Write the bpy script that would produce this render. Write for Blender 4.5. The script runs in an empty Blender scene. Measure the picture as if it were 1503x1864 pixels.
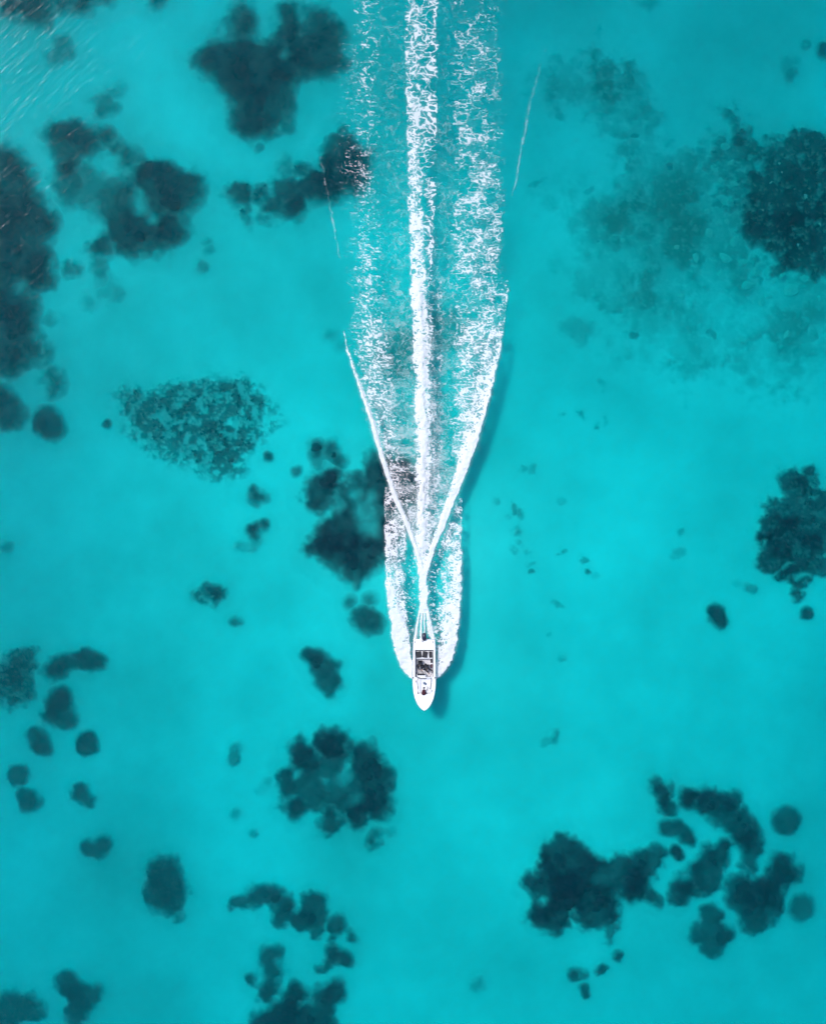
import bpy, bmesh, math, random
import numpy as np
from mathutils import Vector, Matrix

# ------------------------------------------------------------------ camera, sky, sun, exposure
S = bpy.context.scene
C = S.collection
PPM = 20.0            # photograph pixels per metre at the water surface
H = 180.0             # drone height above the water
CX, CY = 751.5, 932.0
cam_d = bpy.data.cameras.new('camera')
cam_d.sensor_fit = 'VERTICAL'
cam_d.angle_y = 2 * math.atan((1864 / PPM / 2) / H)
cam_d.clip_start = 1.0
cam_d.clip_end = 3000.0
cam = bpy.data.objects.new('camera', cam_d)
cam.location = (0, 0, H)
C.objects.link(cam)
S.camera = cam

SUN_EL, SUN_AZ = math.radians(60.5), math.atan2(-0.78, 0.63)   # azimuth from +y, negative = to the left
sun_dir = Vector((math.sin(SUN_AZ) * math.cos(SUN_EL), math.cos(SUN_AZ) * math.cos(SUN_EL), math.sin(SUN_EL)))
W = bpy.data.worlds.new('World')
S.world = W
W.use_nodes = True
wn = W.node_tree
sky = wn.nodes.new('ShaderNodeTexSky')
sky.sky_type = 'NISHITA'
sky.sun_disc = False
sky.sun_elevation = SUN_EL
sky.sun_rotation = SUN_AZ
wn.links.new(sky.outputs[0], wn.nodes['Background'].inputs[0])
wn.nodes['Background'].inputs[1].default_value = 0.15
sun_d = bpy.data.lights.new('sun', 'SUN')
sun_d.energy = 2.0
sun_d.angle = math.radians(10.0)
sun_d.color = (1.0, 0.965, 0.93)
sun = bpy.data.objects.new('sun', sun_d)
sun.rotation_euler = sun_dir.to_track_quat('Z', 'Y').to_euler()
sun.location = (-60, 60, 120)
C.objects.link(sun)
S.view_settings.view_transform = 'Standard'
S.view_settings.look = 'None'
S.view_settings.exposure = 0.54
S.view_settings.gamma = 1.0
S.render.engine = 'CYCLES'
S.cycles.use_denoising = True
S.cycles.max_bounces = 6
S.cycles.diffuse_bounces = 3
S.cycles.use_adaptive_sampling = True
S.cycles.adaptive_threshold = 0.06
S.cycles.transparent_max_bounces = 24
S.cycles.volume_bounces = 3
S.cycles.caustics_reflective = False
S.cycles.caustics_refractive = False

random.seed(7)
rng = np.random.default_rng(11)

# ------------------------------------------------------------------ numpy noise
def _hash(ix, iy, seed):
    n = (ix.astype(np.int64) * 374761393 + iy.astype(np.int64) * 668265263 + seed * 1442695041) & 0xffffffff
    n = ((n ^ (n >> 13)) * 1274126177) & 0xffffffff
    n = n ^ (n >> 16)
    return (n & 0xffffff) / float(0xffffff)
def vnoise(x, y, seed=0):
    ix, iy = np.floor(x), np.floor(y)
    fx, fy = x - ix, y - iy
    ux, uy = fx * fx * (3 - 2 * fx), fy * fy * (3 - 2 * fy)
    a, b = _hash(ix, iy, seed), _hash(ix + 1, iy, seed)
    c, d = _hash(ix, iy + 1, seed), _hash(ix + 1, iy + 1, seed)
    return (a * (1 - ux) + b * ux) * (1 - uy) + (c * (1 - ux) + d * ux) * uy
def fbm(x, y, seed=0, octv=4):
    v, a, t = 0.0, 0.5, 0.0
    for o in range(octv):
        v = v + a * vnoise(x * 2 ** o, y * 2 ** o, seed + o * 17)
        t += a
        a *= 0.55
    return v / t
def voronoi_edge(x, y, seed=0, jit=0.9):
    ix, iy = np.floor(x), np.floor(y)
    f1 = np.full(x.shape, 9.0); f2 = np.full(x.shape, 9.0)
    for dx in (-1, 0, 1):
        for dy in (-1, 0, 1):
            cx, cy = ix + dx, iy + dy
            px = cx + 0.5 + jit * (_hash(cx, cy, seed) - 0.5)
            py = cy + 0.5 + jit * (_hash(cx, cy, seed + 91) - 0.5)
            d = np.hypot(x - px, y - py)
            m = d < f1
            f2 = np.where(m, f1, np.minimum(f2, d))
            f1 = np.where(m, d, f1)
    return f2 - f1, f1
def sstep(a, b, x):
    t = np.clip((x - a) / (b - a), 0, 1)
    return t * t * (3 - 2 * t)

def blur(a, r):
    for ax in (0, 1):
        c = np.cumsum(np.pad(a, [(r + 1, r) if k == ax else (0, 0) for k in (0, 1)], mode='edge'), ax)
        n = a.shape[ax]
        a = (np.take(c, range(2 * r + 1, 2 * r + 1 + n), ax) - np.take(c, range(0, n), ax)) / (2 * r + 1)
    return a

# ------------------------------------------------------------------ place helpers
def depth(x, y):
    """height of the sand (negative) at world x, y: a shallow flat that falls away to the sides"""
    x = np.asarray(x, float); y = np.asarray(y, float)
    z = -2.7 + 0 * x
    r = np.hypot((x - 3) / 44, (y + 2) / 54)
    z = z - 2.0 * sstep(0.3, 1.45, r)
    z = z - 1.5 * (fbm(x / 26 + 5.3, y / 26 + 2.1, 3, 3) - 0.5)
    z = z - 1.3 * np.exp(-(((x + 34) / 20) ** 2 + ((y + 30) / 22) ** 2)) - 0.8 * np.exp(-(((x + 40) / 13) ** 2 + ((y - 6) / 18) ** 2))
    z = z - 0.9 * np.exp(-(((x - 26) / 20) ** 2 + ((y - 38) / 20) ** 2)) - 0.6 * np.exp(-(((x - 32) / 16) ** 2 + ((y + 36) / 16) ** 2))
    z = z + 0.75 * np.exp(-(((x - 3) / 9) ** 2 + ((y + 6) / 17) ** 2)) - 1.3 * sstep(14, 48, y) * np.exp(-((x - 7) / 11) ** 2) - 0.6 * sstep(22, 50, y)  # rise under the boat added to tuck foam shadows in and brighten the middle
    return z
def sea_xy(px, py):
    return (px - CX) / PPM, (CY - py) / PPM
def bed_xy(px, py):
    x, y = sea_xy(np.asarray(px, float), np.asarray(py, float))
    k = (H - depth(x, y)) / H
    return x * k, y * k

def link(name, me, mat=None, parent=None, loc=(0, 0, 0)):
    o = bpy.data.objects.new(name, me)
    C.objects.link(o)
    o.location = loc
    if parent is not None:
        o.parent = parent
    if mat is not None and me is not None and len(me.materials) == 0:
        me.materials.append(mat)
    return o
def tag(o, label=None, cat=None, group=None, kind=None):
    for k, v in (('label', label), ('category', cat), ('group', group), ('kind', kind)):
        if v:
            o[k] = v
    return o
def np_mesh(name, verts, faces, smooth=True, attrs=None):
    me = bpy.data.meshes.new(name)
    verts = np.asarray(verts, np.float32); faces = np.asarray(faces, np.int32)
    n = faces.shape[1]
    me.vertices.add(len(verts)); me.vertices.foreach_set('co', verts.ravel())
    me.loops.add(faces.size); me.loops.foreach_set('vertex_index', faces.ravel())
    me.polygons.add(len(faces))
    me.polygons.foreach_set('loop_start', np.arange(0, faces.size, n, dtype=np.int32))
    me.polygons.foreach_set('use_smooth', np.full(len(faces), smooth, bool))
    me.update(calc_edges=True)
    for k, v in (attrs or {}).items():
        a = me.attributes.new(k, 'FLOAT', 'POINT')
        a.data.foreach_set('value', np.asarray(v, np.float32))
    return me
def grid_mesh(name, X, Y, Z, keep, attrs, origin=(0, 0, 0)):
    """quads of a regular grid wherever keep (per cell) holds"""
    ny, nx = X.shape
    idx = np.arange(ny * nx).reshape(ny, nx)
    q = np.stack([idx[:-1, :-1], idx[:-1, 1:], idx[1:, 1:], idx[1:, :-1]], -1)[keep]
    used = np.unique(q)
    remap = np.full(ny * nx, -1, np.int32); remap[used] = np.arange(len(used))
    v = np.stack([X.ravel()[used] - origin[0], Y.ravel()[used] - origin[1], Z.ravel()[used] - origin[2]], -1)
    return np_mesh(name, v, remap[q], True, {k: a.ravel()[used] for k, a in attrs.items()})

# ------------------------------------------------------------------ materials
def mat(name):
    m = bpy.data.materials.new(name)
    m.use_nodes = True
    return m, m.node_tree.nodes, m.node_tree.links
def simple(name, col, rough=0.5, var=0.12, scale=8.0, bump=0.0, spec=0.5, metal=0.0):
    m, N, L = mat(name)
    b = N['Principled BSDF']
    tc = N.new('ShaderNodeTexCoord')
    nz = N.new('ShaderNodeTexNoise'); nz.inputs['Scale'].default_value = scale; nz.inputs['Detail'].default_value = 5
    L.new(tc.outputs['Object'], nz.inputs['Vector'])
    mx = N.new('ShaderNodeMix'); mx.data_type = 'RGBA'
    mx.inputs[6].default_value = (*[c * (1 - var) for c in col], 1)
    mx.inputs[7].default_value = (*[min(1, c * (1 + var)) for c in col], 1)
    L.new(nz.outputs['Fac'], mx.inputs[0]); L.new(mx.outputs[2], b.inputs['Base Color'])
    b.inputs['Roughness'].default_value = rough
    b.inputs['Specular IOR Level'].default_value = spec
    b.inputs['Metallic'].default_value = metal
    if bump:
        bp = N.new('ShaderNodeBump'); bp.inputs['Strength'].default_value = bump; bp.inputs['Distance'].default_value = 0.02
        L.new(nz.outputs['Fac'], bp.inputs['Height']); L.new(bp.outputs[0], b.inputs['Normal'])
    return m

def sand_colour(N, L):
    g = N.new('ShaderNodeNewGeometry')
    n1 = N.new('ShaderNodeTexNoise'); n1.inputs['Scale'].default_value = 0.075; n1.inputs['Detail'].default_value = 2
    n2 = N.new('ShaderNodeTexNoise'); n2.inputs['Scale'].default_value = 0.55; n2.inputs['Detail'].default_value = 3
    for n in (n1, n2):
        L.new(g.outputs['Position'], n.inputs['Vector'])
    m1 = N.new('ShaderNodeMix'); m1.data_type = 'RGBA'
    m1.inputs[6].default_value = (0.60, 0.585, 0.54, 1); m1.inputs[7].default_value = (0.88, 0.87, 0.82, 1)
    r1 = N.new('ShaderNodeMapRange'); r1.inputs[1].default_value = 0.28; r1.inputs[2].default_value = 0.72
    L.new(n1.outputs['Fac'], r1.inputs[0]); L.new(r1.outputs[0], m1.inputs[0])
    r = N.new('ShaderNodeMapRange'); r.inputs[1].default_value = 0.3; r.inputs[2].default_value = 0.75
    r.inputs[3].default_value = 0.95; r.inputs[4].default_value = 1.03
    L.new(n2.outputs['Fac'], r.inputs[0])
    m2 = N.new('ShaderNodeVectorMath'); m2.operation = 'SCALE'
    L.new(m1.outputs[2], m2.inputs[0]); L.new(r.outputs[0], m2.inputs['Scale'])
    return m2.outputs[0], g

m_sand, N, L = mat('sand')
b = N['Principled BSDF']; b.inputs['Roughness'].default_value = 1; b.inputs['Specular IOR Level'].default_value = 0
col, g = sand_colour(N, L)
L.new(col, b.inputs['Base Color'])

def reef_material(name, dark, light):
    m, N, L = mat(name)
    b = N['Principled BSDF']; b.inputs['Roughness'].default_value = 1; b.inputs['Specular IOR Level'].default_value = 0
    col, g = sand_colour(N, L)
    at = N.new('ShaderNodeAttribute'); at.attribute_name = 'cover'
    nz = N.new('ShaderNodeTexNoise'); nz.inputs['Scale'].default_value = 1.3; nz.inputs['Detail'].default_value = 3
    L.new(g.outputs['Position'], nz.inputs['Vector'])
    a = N.new('ShaderNodeMix'); a.data_type = 'RGBA'
    a.inputs[6].default_value = (*dark, 1); a.inputs[7].default_value = (*light, 1)
    L.new(nz.outputs['Fac'], a.inputs[0])
    x = N.new('ShaderNodeMix'); x.data_type = 'RGBA'
    L.new(at.outputs['Fac'], x.inputs[0]); L.new(col, x.inputs[6]); L.new(a.outputs[2], x.inputs[7])
    L.new(x.outputs[2], b.inputs['Base Color'])
    return m
m_reef = reef_material('algae_reef', (0.006, 0.009, 0.022), (0.02, 0.029, 0.046))
m_reefg = reef_material('green_reef', (0.04, 0.062, 0.055), (0.07, 0.105, 0.09))
m_frond = simple('frond', (0.03, 0.045, 0.06), 0.9, 0.3, 3.0, spec=0.1)
m_rock = simple('dark_rock', (0.085, 0.11, 0.11), 0.9, 0.35, 3.0, spec=0.1)
m_pale = simple('pale_rock', (0.52, 0.52, 0.47), 0.9, 0.2, 3.0, spec=0.1)

# water: clear body that swallows red, thin mirror on top
m_water, N, L = mat('water')
N.remove(N['Principled BSDF'])
out = N['Material Output']
g = N.new('ShaderNodeNewGeometry')
mp = N.new('ShaderNodeMapping'); mp.vector_type = 'POINT'
mp.inputs['Rotation'].default_value = (0, 0, math.radians(-40))
L.new(g.outputs['Position'], mp.inputs['Vector'])
mp2 = N.new('ShaderNodeMapping'); mp2.inputs['Scale'].default_value = (0.22, 1.0, 1.0)
L.new(mp.outputs[0], mp2.inputs['Vector']); mp = mp2
w1 = N.new('ShaderNodeTexNoise'); w1.inputs['Scale'].default_value = 2.2; w1.inputs['Detail'].default_value = 2; w1.inputs['Roughness'].default_value = 0.55
L.new(mp.outputs[0], w1.inputs['Vector'])
w2 = N.new('ShaderNodeTexNoise'); w2.inputs['Scale'].default_value = 0.35; w2.inputs['Detail'].default_value = 1
L.new(g.outputs['Position'], w2.inputs['Vector'])
ad = N.new('ShaderNodeMath'); ad.operation = 'ADD'
L.new(w1.outputs['Fac'], ad.inputs[0]); L.new(w2.outputs['Fac'], ad.inputs[1])
bp = N.new('ShaderNodeBump'); bp.inputs['Strength'].default_value = 1.0; bp.inputs['Distance'].default_value = 0.031
L.new(ad.outputs[0], bp.inputs['Height'])
fr = N.new('ShaderNodeFresnel'); fr.inputs['IOR'].default_value = 1.27
L.new(bp.outputs[0], fr.inputs['Normal'])
gl = N.new('ShaderNodeBsdfGlossy'); gl.distribution = 'BECKMANN'; gl.inputs['Roughness'].default_value = 0.18
L.new(bp.outputs[0], gl.inputs['Normal'])
tr = N.new('ShaderNodeBsdfTransparent')
mx = N.new('ShaderNodeMixShader')
L.new(fr.outputs[0], mx.inputs[0]); L.new(tr.outputs[0], mx.inputs[1]); L.new(gl.outputs[0], mx.inputs[2])
L.new(mx.outputs[0], out.inputs['Surface'])
va = N.new('ShaderNodeVolumeAbsorption'); va.inputs['Color'].default_value = (0.0, 0.94, 0.952, 1); va.inputs['Density'].default_value = 1.1
vs = N.new('ShaderNodeVolumeScatter'); vs.inputs['Color'].default_value = (0.0, 0.93, 1.0, 1); vs.inputs['Density'].default_value = 0.12; vs.inputs['Anisotropy'].default_value = 0.7
av = N.new('ShaderNodeAddShader')
L.new(va.outputs[0], av.inputs[0]); L.new(vs.outputs[0], av.inputs[1]); L.new(av.outputs[0], out.inputs['Volume'])

# foam: white bubbles, thin where the lace breaks up
m_foam, N, L = mat('foam')
b = N['Principled BSDF']
b.inputs['Base Color'].default_value = (0.95, 0.89, 0.88, 1)
b.inputs['Roughness'].default_value = 0.9; b.inputs['Specular IOR Level'].default_value = 0.2
at = N.new('ShaderNodeAttribute'); at.attribute_name = 'thick'
tr = N.new('ShaderNodeBsdfTransparent'); mx = N.new('ShaderNodeMixShader')
tl = N.new('ShaderNodeBsdfTranslucent'); tl.inputs[0].default_value = (0.85, 0.95, 0.95, 1)
m0 = N.new('ShaderNodeMixShader'); m0.inputs[0].default_value = 0.3
L.new(b.outputs[0], m0.inputs[1]); L.new(tl.outputs[0], m0.inputs[2])
L.new(at.outputs['Fac'], mx.inputs[0]); L.new(tr.outputs[0], mx.inputs[1]); L.new(m0.outputs[0], mx.inputs[2])
L.new(mx.outputs[0], N['Material Output'].inputs['Surface'])

# ------------------------------------------------------------------ seabed and water body
def axis(core, step, far, n):
    a = np.arange(-core, core + 1e-6, step)
    t = np.geomspace(core + step * 2, far, n)
    return np.concatenate([-t[::-1], a, t])
gx, gy = np.meshgrid(axis(70, 0.7, 420, 14), axis(75, 0.7, 420, 14))
sb = grid_mesh('seabed', gx, gy, depth(gx, gy), np.ones((gx.shape[0] - 1, gx.shape[1] - 1), bool), {})
tag(link('seabed', sb, m_sand), kind='structure')
R = 410
wv = [(-R, -R, -12), (R, -R, -12), (R, R, -12), (-R, R, -12), (-R, -R, 0), (R, -R, 0), (R, R, 0), (-R, R, 0)]
wf = [(3, 2, 1, 0), (4, 5, 6, 7), (0, 1, 5, 4), (1, 2, 6, 5), (2, 3, 7, 6), (3, 0, 4, 7)]
tag(link('water', np_mesh('water', wv, wf, False), m_water), kind='structure')

# ------------------------------------------------------------------ reefs, weed and coral heads on the sand
def head_mesh(seed):
    bm = bmesh.new(); bmesh.ops.create_icosphere(bm, subdivisions=3, radius=1)
    rr = random.Random(seed); ax = [Vector((rr.uniform(-1, 1), rr.uniform(-1, 1), rr.uniform(-.2, 1))).normalized() for _ in range(14)]
    for v in bm.verts:
        n = v.co.normalized()
        v.co = n * (.82 + .3 * max(max(0, n.dot(a)) ** 14 for a in ax) + rr.uniform(-.03, .03))
    me = bpy.data.meshes.new('coral_head'); bm.to_mesh(me); bm.free()
    me.polygons.foreach_set('use_smooth', [True] * len(me.polygons))
    me.materials.append(m_head)
    return me
m_head = simple('coral_head', (0.02, 0.029, 0.044), 0.95, 0.4, 2.0, spec=0.05)
heads = [head_mesh(s_) for s_ in range(5)]
beds = []
def bed_top(px, py):
    x, y = bed_xy(px, py)
    z = float(depth(x, y))
    for x0, y0, st, Z in beds:
        i, j = int((py - y0) / st), int((px - x0) / st)
        if 0 <= i < Z.shape[0] and 0 <= j < Z.shape[1]:
            z = max(z, float(Z[i, j]))
    return z
def build_patch(name, label, cat, circ, soft=9, strength=1.0, tex=0.0, holes=(), group=None, height=0.6, green=False, ragged=7.0, fronds=True, seed=0, grow=3.0, mottle=0.0):
    """circ / holes: (px, py, radius[, amount]) in photograph pixels, laid out on the sand"""
    soft = soft * 1.75
    a = np.array([(c[0], c[1], c[2]) for c in circ], float)
    pad = soft * 2.6 + ragged + 4
    x0, x1 = (a[:, 0] - a[:, 2]).min() - pad, (a[:, 0] + a[:, 2]).max() + pad
    y0, y1 = (a[:, 1] - a[:, 2]).min() - pad, (a[:, 1] + a[:, 2]).max() + pad
    small = max(x1 - x0, y1 - y0) < 90
    st = 1.6 if small else 2.4
    PX, PY = np.meshgrid(np.arange(x0, x1, st), np.arange(y0, y1, st))
    qx = PX + ragged * 3.2 * (fbm(PX / 48, PY / 48, 40 + seed, 3) - 0.5) + ragged * 2.0 * (fbm(PX / 17, PY / 17, 60 + seed, 4) - 0.5)
    qy = PY + ragged * 3.2 * (fbm(PX / 48, PY / 48, 80 + seed, 3) - 0.5) + ragged * 2.0 * (fbm(PX / 17, PY / 17, 99 + seed, 4) - 0.5)
    cov = np.zeros(PX.shape); fringe = np.zeros(PX.shape)
    sv = soft * (0.55 + 0.9 * fbm(PX / 30, PY / 30, 151 + seed, 2)); en = (fbm(PX / 13, PY / 13, 171 + seed, 4) - .5) * ragged * 2.4
    for c in circ:
        k = c[3] if len(c) > 3 else 1.0
        d = np.hypot(qx - c[0], qy - c[1]) - c[2] - grow + en
        t = k * sstep(1, -1, d / sv)
        cov = np.maximum(np.maximum(cov, t), np.minimum(k, 1 - (1 - cov) * (1 - t)))
        fringe = np.maximum(fringe, .17 * k * sstep(1, -1, (d - soft) / (soft * 2.2)))
    cov = np.maximum(cov, fringe)
    for h in holes:
        k = h[3] if len(h) > 3 else 0.85
        d = np.hypot(qx - h[0], qy - h[1]) - h[2]
        cov = cov * (1 - k * sstep(soft * 0.8, -soft * 0.8, d))
    cloud = fbm(PX / 34, PY / 34, 7 + seed, 4)
    cov = cov * (0.93 + 0.25 * (cloud - 0.4))
    if mottle:
        cov = cov * (1 - mottle + 2 * mottle * sstep(.34, .66, fbm(PX / 42, PY / 42, 131 + seed, 5)))
    if tex:
        f = fbm(PX / 11, PY / 11, 21 + seed, 4)
        e, f1 = voronoi_edge(PX / 9 + 3 * cloud, PY / 9, 5 + seed)
        lo = .44 if tex > .9 else .36
        t = sstep(lo, lo + .24, f * 0.8 + 0.25 * (1 - e))
        core = sstep(0.75, 1.0, cov)
        cov = cov * (1 - tex * (1 - 0.45 * core) * (1 - t))
    cov = np.clip(cov * strength, 0, 1)
    X, Y = bed_xy(PX, PY)
    lump = fbm(PX / 15, PY / 15, 31 + seed, 4)
    Z = depth(X, Y) + 0.012 + height * cov ** 1.3 * (0.55 + 0.9 * lump)
    beds.append((x0, y0, st, Z))
    kc = np.maximum.reduce([cov[:-1, :-1], cov[1:, :-1], cov[:-1, 1:], cov[1:, 1:]]) > 0.045
    if not kc.any():
        return None
    ox, oy = bed_xy(a[:, 0].mean(), a[:, 1].mean())
    org = (float(ox), float(oy), float(depth(ox, oy)))
    gm = grid_mesh('reef_bed', X, Y, Z, kc, {'cover': cov}, org)
    big = name == 'coral_reef' and (cov > .8).sum() * (st / PPM) ** 2 > 2.0
    if not (fronds or big):
        return tag(link(name, gm, m_reefg if green else m_reef, None, org), label, cat, group)
    root = tag(link(name, None, loc=org), label, cat, group)
    link('reef_bed', gm, m_reefg if green else m_reef, root)
    if big:                                               # single coral heads standing on the bed
        rr = np.random.default_rng(900 + seed)
        spots = np.argwhere(blur(cov, 3) > .93)
        if len(spots) == 0:
            spots = np.argwhere(cov > .85)
        n = int(min(26, 3 + (cov > .82).sum() * (st / PPM) ** 2 * .35))
        for q, (i, j) in enumerate(spots[rr.choice(len(spots), min(n, len(spots)), replace=False)]):
            rad = rr.uniform(.2, .5)
            h = link('coral_head', heads[q % len(heads)], None, root, (X[i, j] - org[0], Y[i, j] - org[1], Z[i, j] - org[2] - rad * .25))
            h.scale = (rad * rr.uniform(.8, 1.3), rad * rr.uniform(.8, 1.3), rad * .55); h.rotation_euler.z = rr.uniform(0, 6.28)
    if fronds:
        rr = np.random.default_rng(500 + seed)
        p = sstep(0.6, 1.0, cov) * (st / PPM) ** 2 * (0.5 + 4.0 * tex)
        sel = np.argwhere(rr.random(cov.shape) < p)
        if len(sel) > 6:
            V, F = [], []
            nb = len(sel)
            iy, ix = sel[:, 0], sel[:, 1]
            bx, by, bz = X[iy, ix], Y[iy, ix], Z[iy, ix]
            vs_, fs_ = [], []
            for k in range(3):                       # three bent blades to a tuft
                ang = rr.random(nb) * 6.283; ln = 0.16 + 0.2 * rr.random(nb); wd = 0.035 + 0.05 * rr.random(nb); up = 0.05 + 0.12 * rr.random(nb)
                dx, dy = np.cos(ang), np.sin(ang)
                base = np.stack([bx, by, bz - 0.03], -1)
                sx = np.stack([-dy * wd, dx * wd, 0 * wd], -1)
                mid = base + np.stack([dx * ln * .5, dy * ln * .5, up], -1)
                tip = base + np.stack([dx * ln, dy * ln, up * 0.9], -1)
                vs_.append(np.stack([base - sx, base + sx, mid + sx, mid - sx, tip], 1).reshape(-1, 3))
            v = np.concatenate(vs_)
            n5 = np.arange(len(v) // 5)[:, None] * 5
            tri = np.concatenate([n5 + np.array([0, 1, 2]), n5 + np.array([0, 2, 3]), n5 + np.array([3, 2, 4])])
            fr = link('fronds', np_mesh('fronds', v - np.array(org), tri, False), m_frond, root)
            fr['kind'] = 'stuff'
    return root

RF, WD, HD = ('coral_reef', 'reef'), ('seagrass_patch', 'seagrass'), ('coral_clump', 'coral')
P = []   # (kind, label, circles, options)
def add(kind, label, circ, **kw):
    P.append((kind, label, circ, kw))

# upper left
add(WD, 'dark weed patch cut off by the top left corner under glinting ripples', [(20, 8, 22), (60, 12, 26), (75, 38, 13), (112, 8, 18), (150, 4, 20), (195, -2, 12)], soft=10)
add(HD, 'small blurred dark clump cut by the top edge left of the large top reef', [(280, -2, 15)], soft=8)
add(HD, 'faint oval clump under ripples near the top left corner', [(95, 97, 15, .7), (114, 86, 15, .7)], soft=9)
add(RF, 'large dark three-lobed reef at the top left of the foam trail', [(440, 26, 19), (441, 52, 22), (415, 45, 11, .7), (522, 30, 21), (524, 62, 24), (572, 38, 27), (592, 72, 30), (602, 112, 26), (562, 100, 32), (400, 110, 36), (440, 128, 56), (480, 168, 52), (502, 125, 50), (470, 222, 32), (442, 215, 26), (500, 196, 38), (545, 110, 32), (364, 108, 10)], soft=11, holes=[(512, 100, 5, .6), (484, 40, 14, .7), (548, 30, 5, .5)], height=0.8)
add(HD, 'small smudged clump with a tiny satellite above the twin-holed left reef', [(195, 190, 18, .75), (214, 163, 9, .65), (183, 205, 10, .4)], soft=8)
add(RF, 'sprawling dark reef with pale sandy holes left of the top reef', [(125, 262, 37), (113, 248, 28), (157, 256, 28), (196, 250, 18), (230, 282, 20), (122, 310, 24), (130, 345, 26, .9), (165, 335, 32, .75), (210, 345, 32, .75), (300, 335, 42), (332, 346, 35), (275, 318, 26), (215, 378, 34, .9), (180, 385, 22, .6), (262, 402, 44), (290, 430, 30), (240, 435, 28), (312, 410, 28), (180, 445, 20), (175, 480, 10, .7), (182, 502, 8, .7), (215, 420, 30)], soft=11, holes=[(195, 304, 14), (253, 370, 15), (276, 396, 8), (175, 416, 13)], height=0.8)
add(RF, 'very large dark reef running along the upper left edge', [(0, 300, 42), (28, 312, 27), (20, 370, 58), (62, 402, 40), (10, 430, 60), (40, 470, 56), (72, 498, 28), (0, 525, 58), (20, 595, 46), (42, 568, 26), (8, 650, 40), (62, 640, 22), (92, 685, 12), (98, 708, 9)], soft=12, holes=[(40, 520, 9, .5)], height=0.9)
add(HD, 'small dark wedge between the left edge reef and the twin-holed reef', [(122, 487, 10, .8), (138, 488, 8, .8)], soft=7)
add(HD, 'faint speck pair below the twin-holed left reef', [(214, 537, 11, .55), (190, 533, 7, .4), (160, 550, 9, .45), (208, 508, 6, .4)], soft=7)
add(HD, 'faint round clump beside the lower end of the left edge reef', [(88, 583, 10, .6)], soft=8)
add(RF, 'rounded reef lobe on the left edge above the lone round coral head', [(0, 740, 38), (16, 755, 26)], soft=11)
add(HD, 'lone round dark coral head near the left edge', [(86, 768, 27), (98, 785, 16)], soft=6, ragged=4)
add(WD, 'broad mottled weed bed left of the foam trail with lacy edges', [(240, 742, 26), (230, 722, 18), (258, 782, 24, .9), (292, 806, 26, .9), (330, 826, 24, .9), (290, 755, 42), (330, 735, 38), (380, 725, 40), (430, 727, 36), (462, 748, 32), (320, 795, 28, .9), (350, 790, 40), (400, 802, 46), (442, 795, 36), (470, 785, 22, .8), (402, 848, 18), (375, 835, 24), (490, 775, 13, .7), (432, 845, 16, .8), (310, 712, 18, .7), (300, 812, 14, .5)], soft=7, tex=.98, ragged=9, height=0.5, strength=.88)
add(HD, 'tiny dark dot at the lower right of the mottled weed bed', [(487, 832, 5)], soft=3, ragged=2)
add(HD, 'tiny dark dot at the left tip of the mottled weed bed', [(195, 772, 5)], soft=3, ragged=2)
add(HD, 'small boat-shaped clump just below the mottled weed bed', [(463, 904, 11), (478, 906, 8), (458, 893, 6)], soft=6, ragged=4)
add(HD, 'small dark triangle trailing a thin weed strand below the mottled bed', [(461, 962, 10), (483, 956, 7), (463, 976, 6), (432, 992, 4, .6), (445, 996, 3, .5), (458, 993, 4, .6)], soft=5, ragged=4)
add(HD, 'fuzzy double coral head left of the centre reef', [(395, 1076, 14), (366, 1082, 13, .85), (380, 1064, 10, .8)], soft=5, tex=.5, ragged=6)
add(HD, 'tiny wedge-shaped clump below the fuzzy double coral head', [(426, 1131, 6, .8), (438, 1131, 3, .6)], soft=4, ragged=2)
add(HD, 'small faint clump alone at the middle of the left edge', [(15, 996, 8, .7)], soft=5, ragged=3)
# lower left
add(WD, 'bushy dark weed clump at the left edge below the middle', [(40, 1212, 27), (35, 1250, 36), (50, 1192, 14), (14, 1240, 26)], soft=6, tex=.45, ragged=8)
add(RF, 'stubby arm-like reef right of the bushy left edge clump', [(98, 1217, 17), (118, 1212, 18), (140, 1204, 17), (160, 1202, 18), (174, 1202, 11)], soft=6, ragged=6)
add(HD, 'boot-shaped dark clump below the stubby arm-like reef', [(109, 1278, 20), (100, 1300, 20), (122, 1308, 14), (114, 1262, 14)], soft=6, ragged=5)
add(HD, 'bean-shaped coral head left of the round one in the lower left', [(63, 1338, 15), (75, 1353, 17), (88, 1362, 8)], soft=4, ragged=3)
add(HD, 'neat round coral head right of the bean-shaped one', [(160, 1353, 19)], soft=3.5, ragged=2.5)
add(HD, 'upper of two touching coral heads at the lower left edge', [(33, 1412, 17)], soft=3.5, ragged=4)
add(HD, 'lower of two touching coral heads at the lower left edge', [(54, 1454, 17), (45, 1443, 10)], soft=4, ragged=4)
add(HD, 'crescent-shaped coral head with a bite in its side', [(150, 1440, 16), (160, 1452, 12)], soft=4, holes=[(170, 1436, 9)], ragged=5)
add(HD, 'squarish dark coral head above left of the large oval weed clump', [(163, 1541, 14), (190, 1535, 13), (176, 1544, 14)], soft=4, ragged=3)
add(WD, 'large dark oval weed clump standing alone in the lower left', [(297, 1590, 34), (299, 1618, 38), (312, 1645, 16), (322, 1666, 7)], soft=6, ragged=7, tex=.15)
add(WD, 'dark weed clump in the bottom left corner', [(18, 1825, 22), (45, 1834, 25), (65, 1836, 13), (8, 1852, 25)], soft=6, tex=.2, ragged=7)
add(RF, 'winged dark clump right of the bottom left corner clump', [(128, 1790, 22), (150, 1812, 26), (135, 1842, 19), (170, 1808, 12), (106, 1785, 10)], soft=5, ragged=6)
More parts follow.
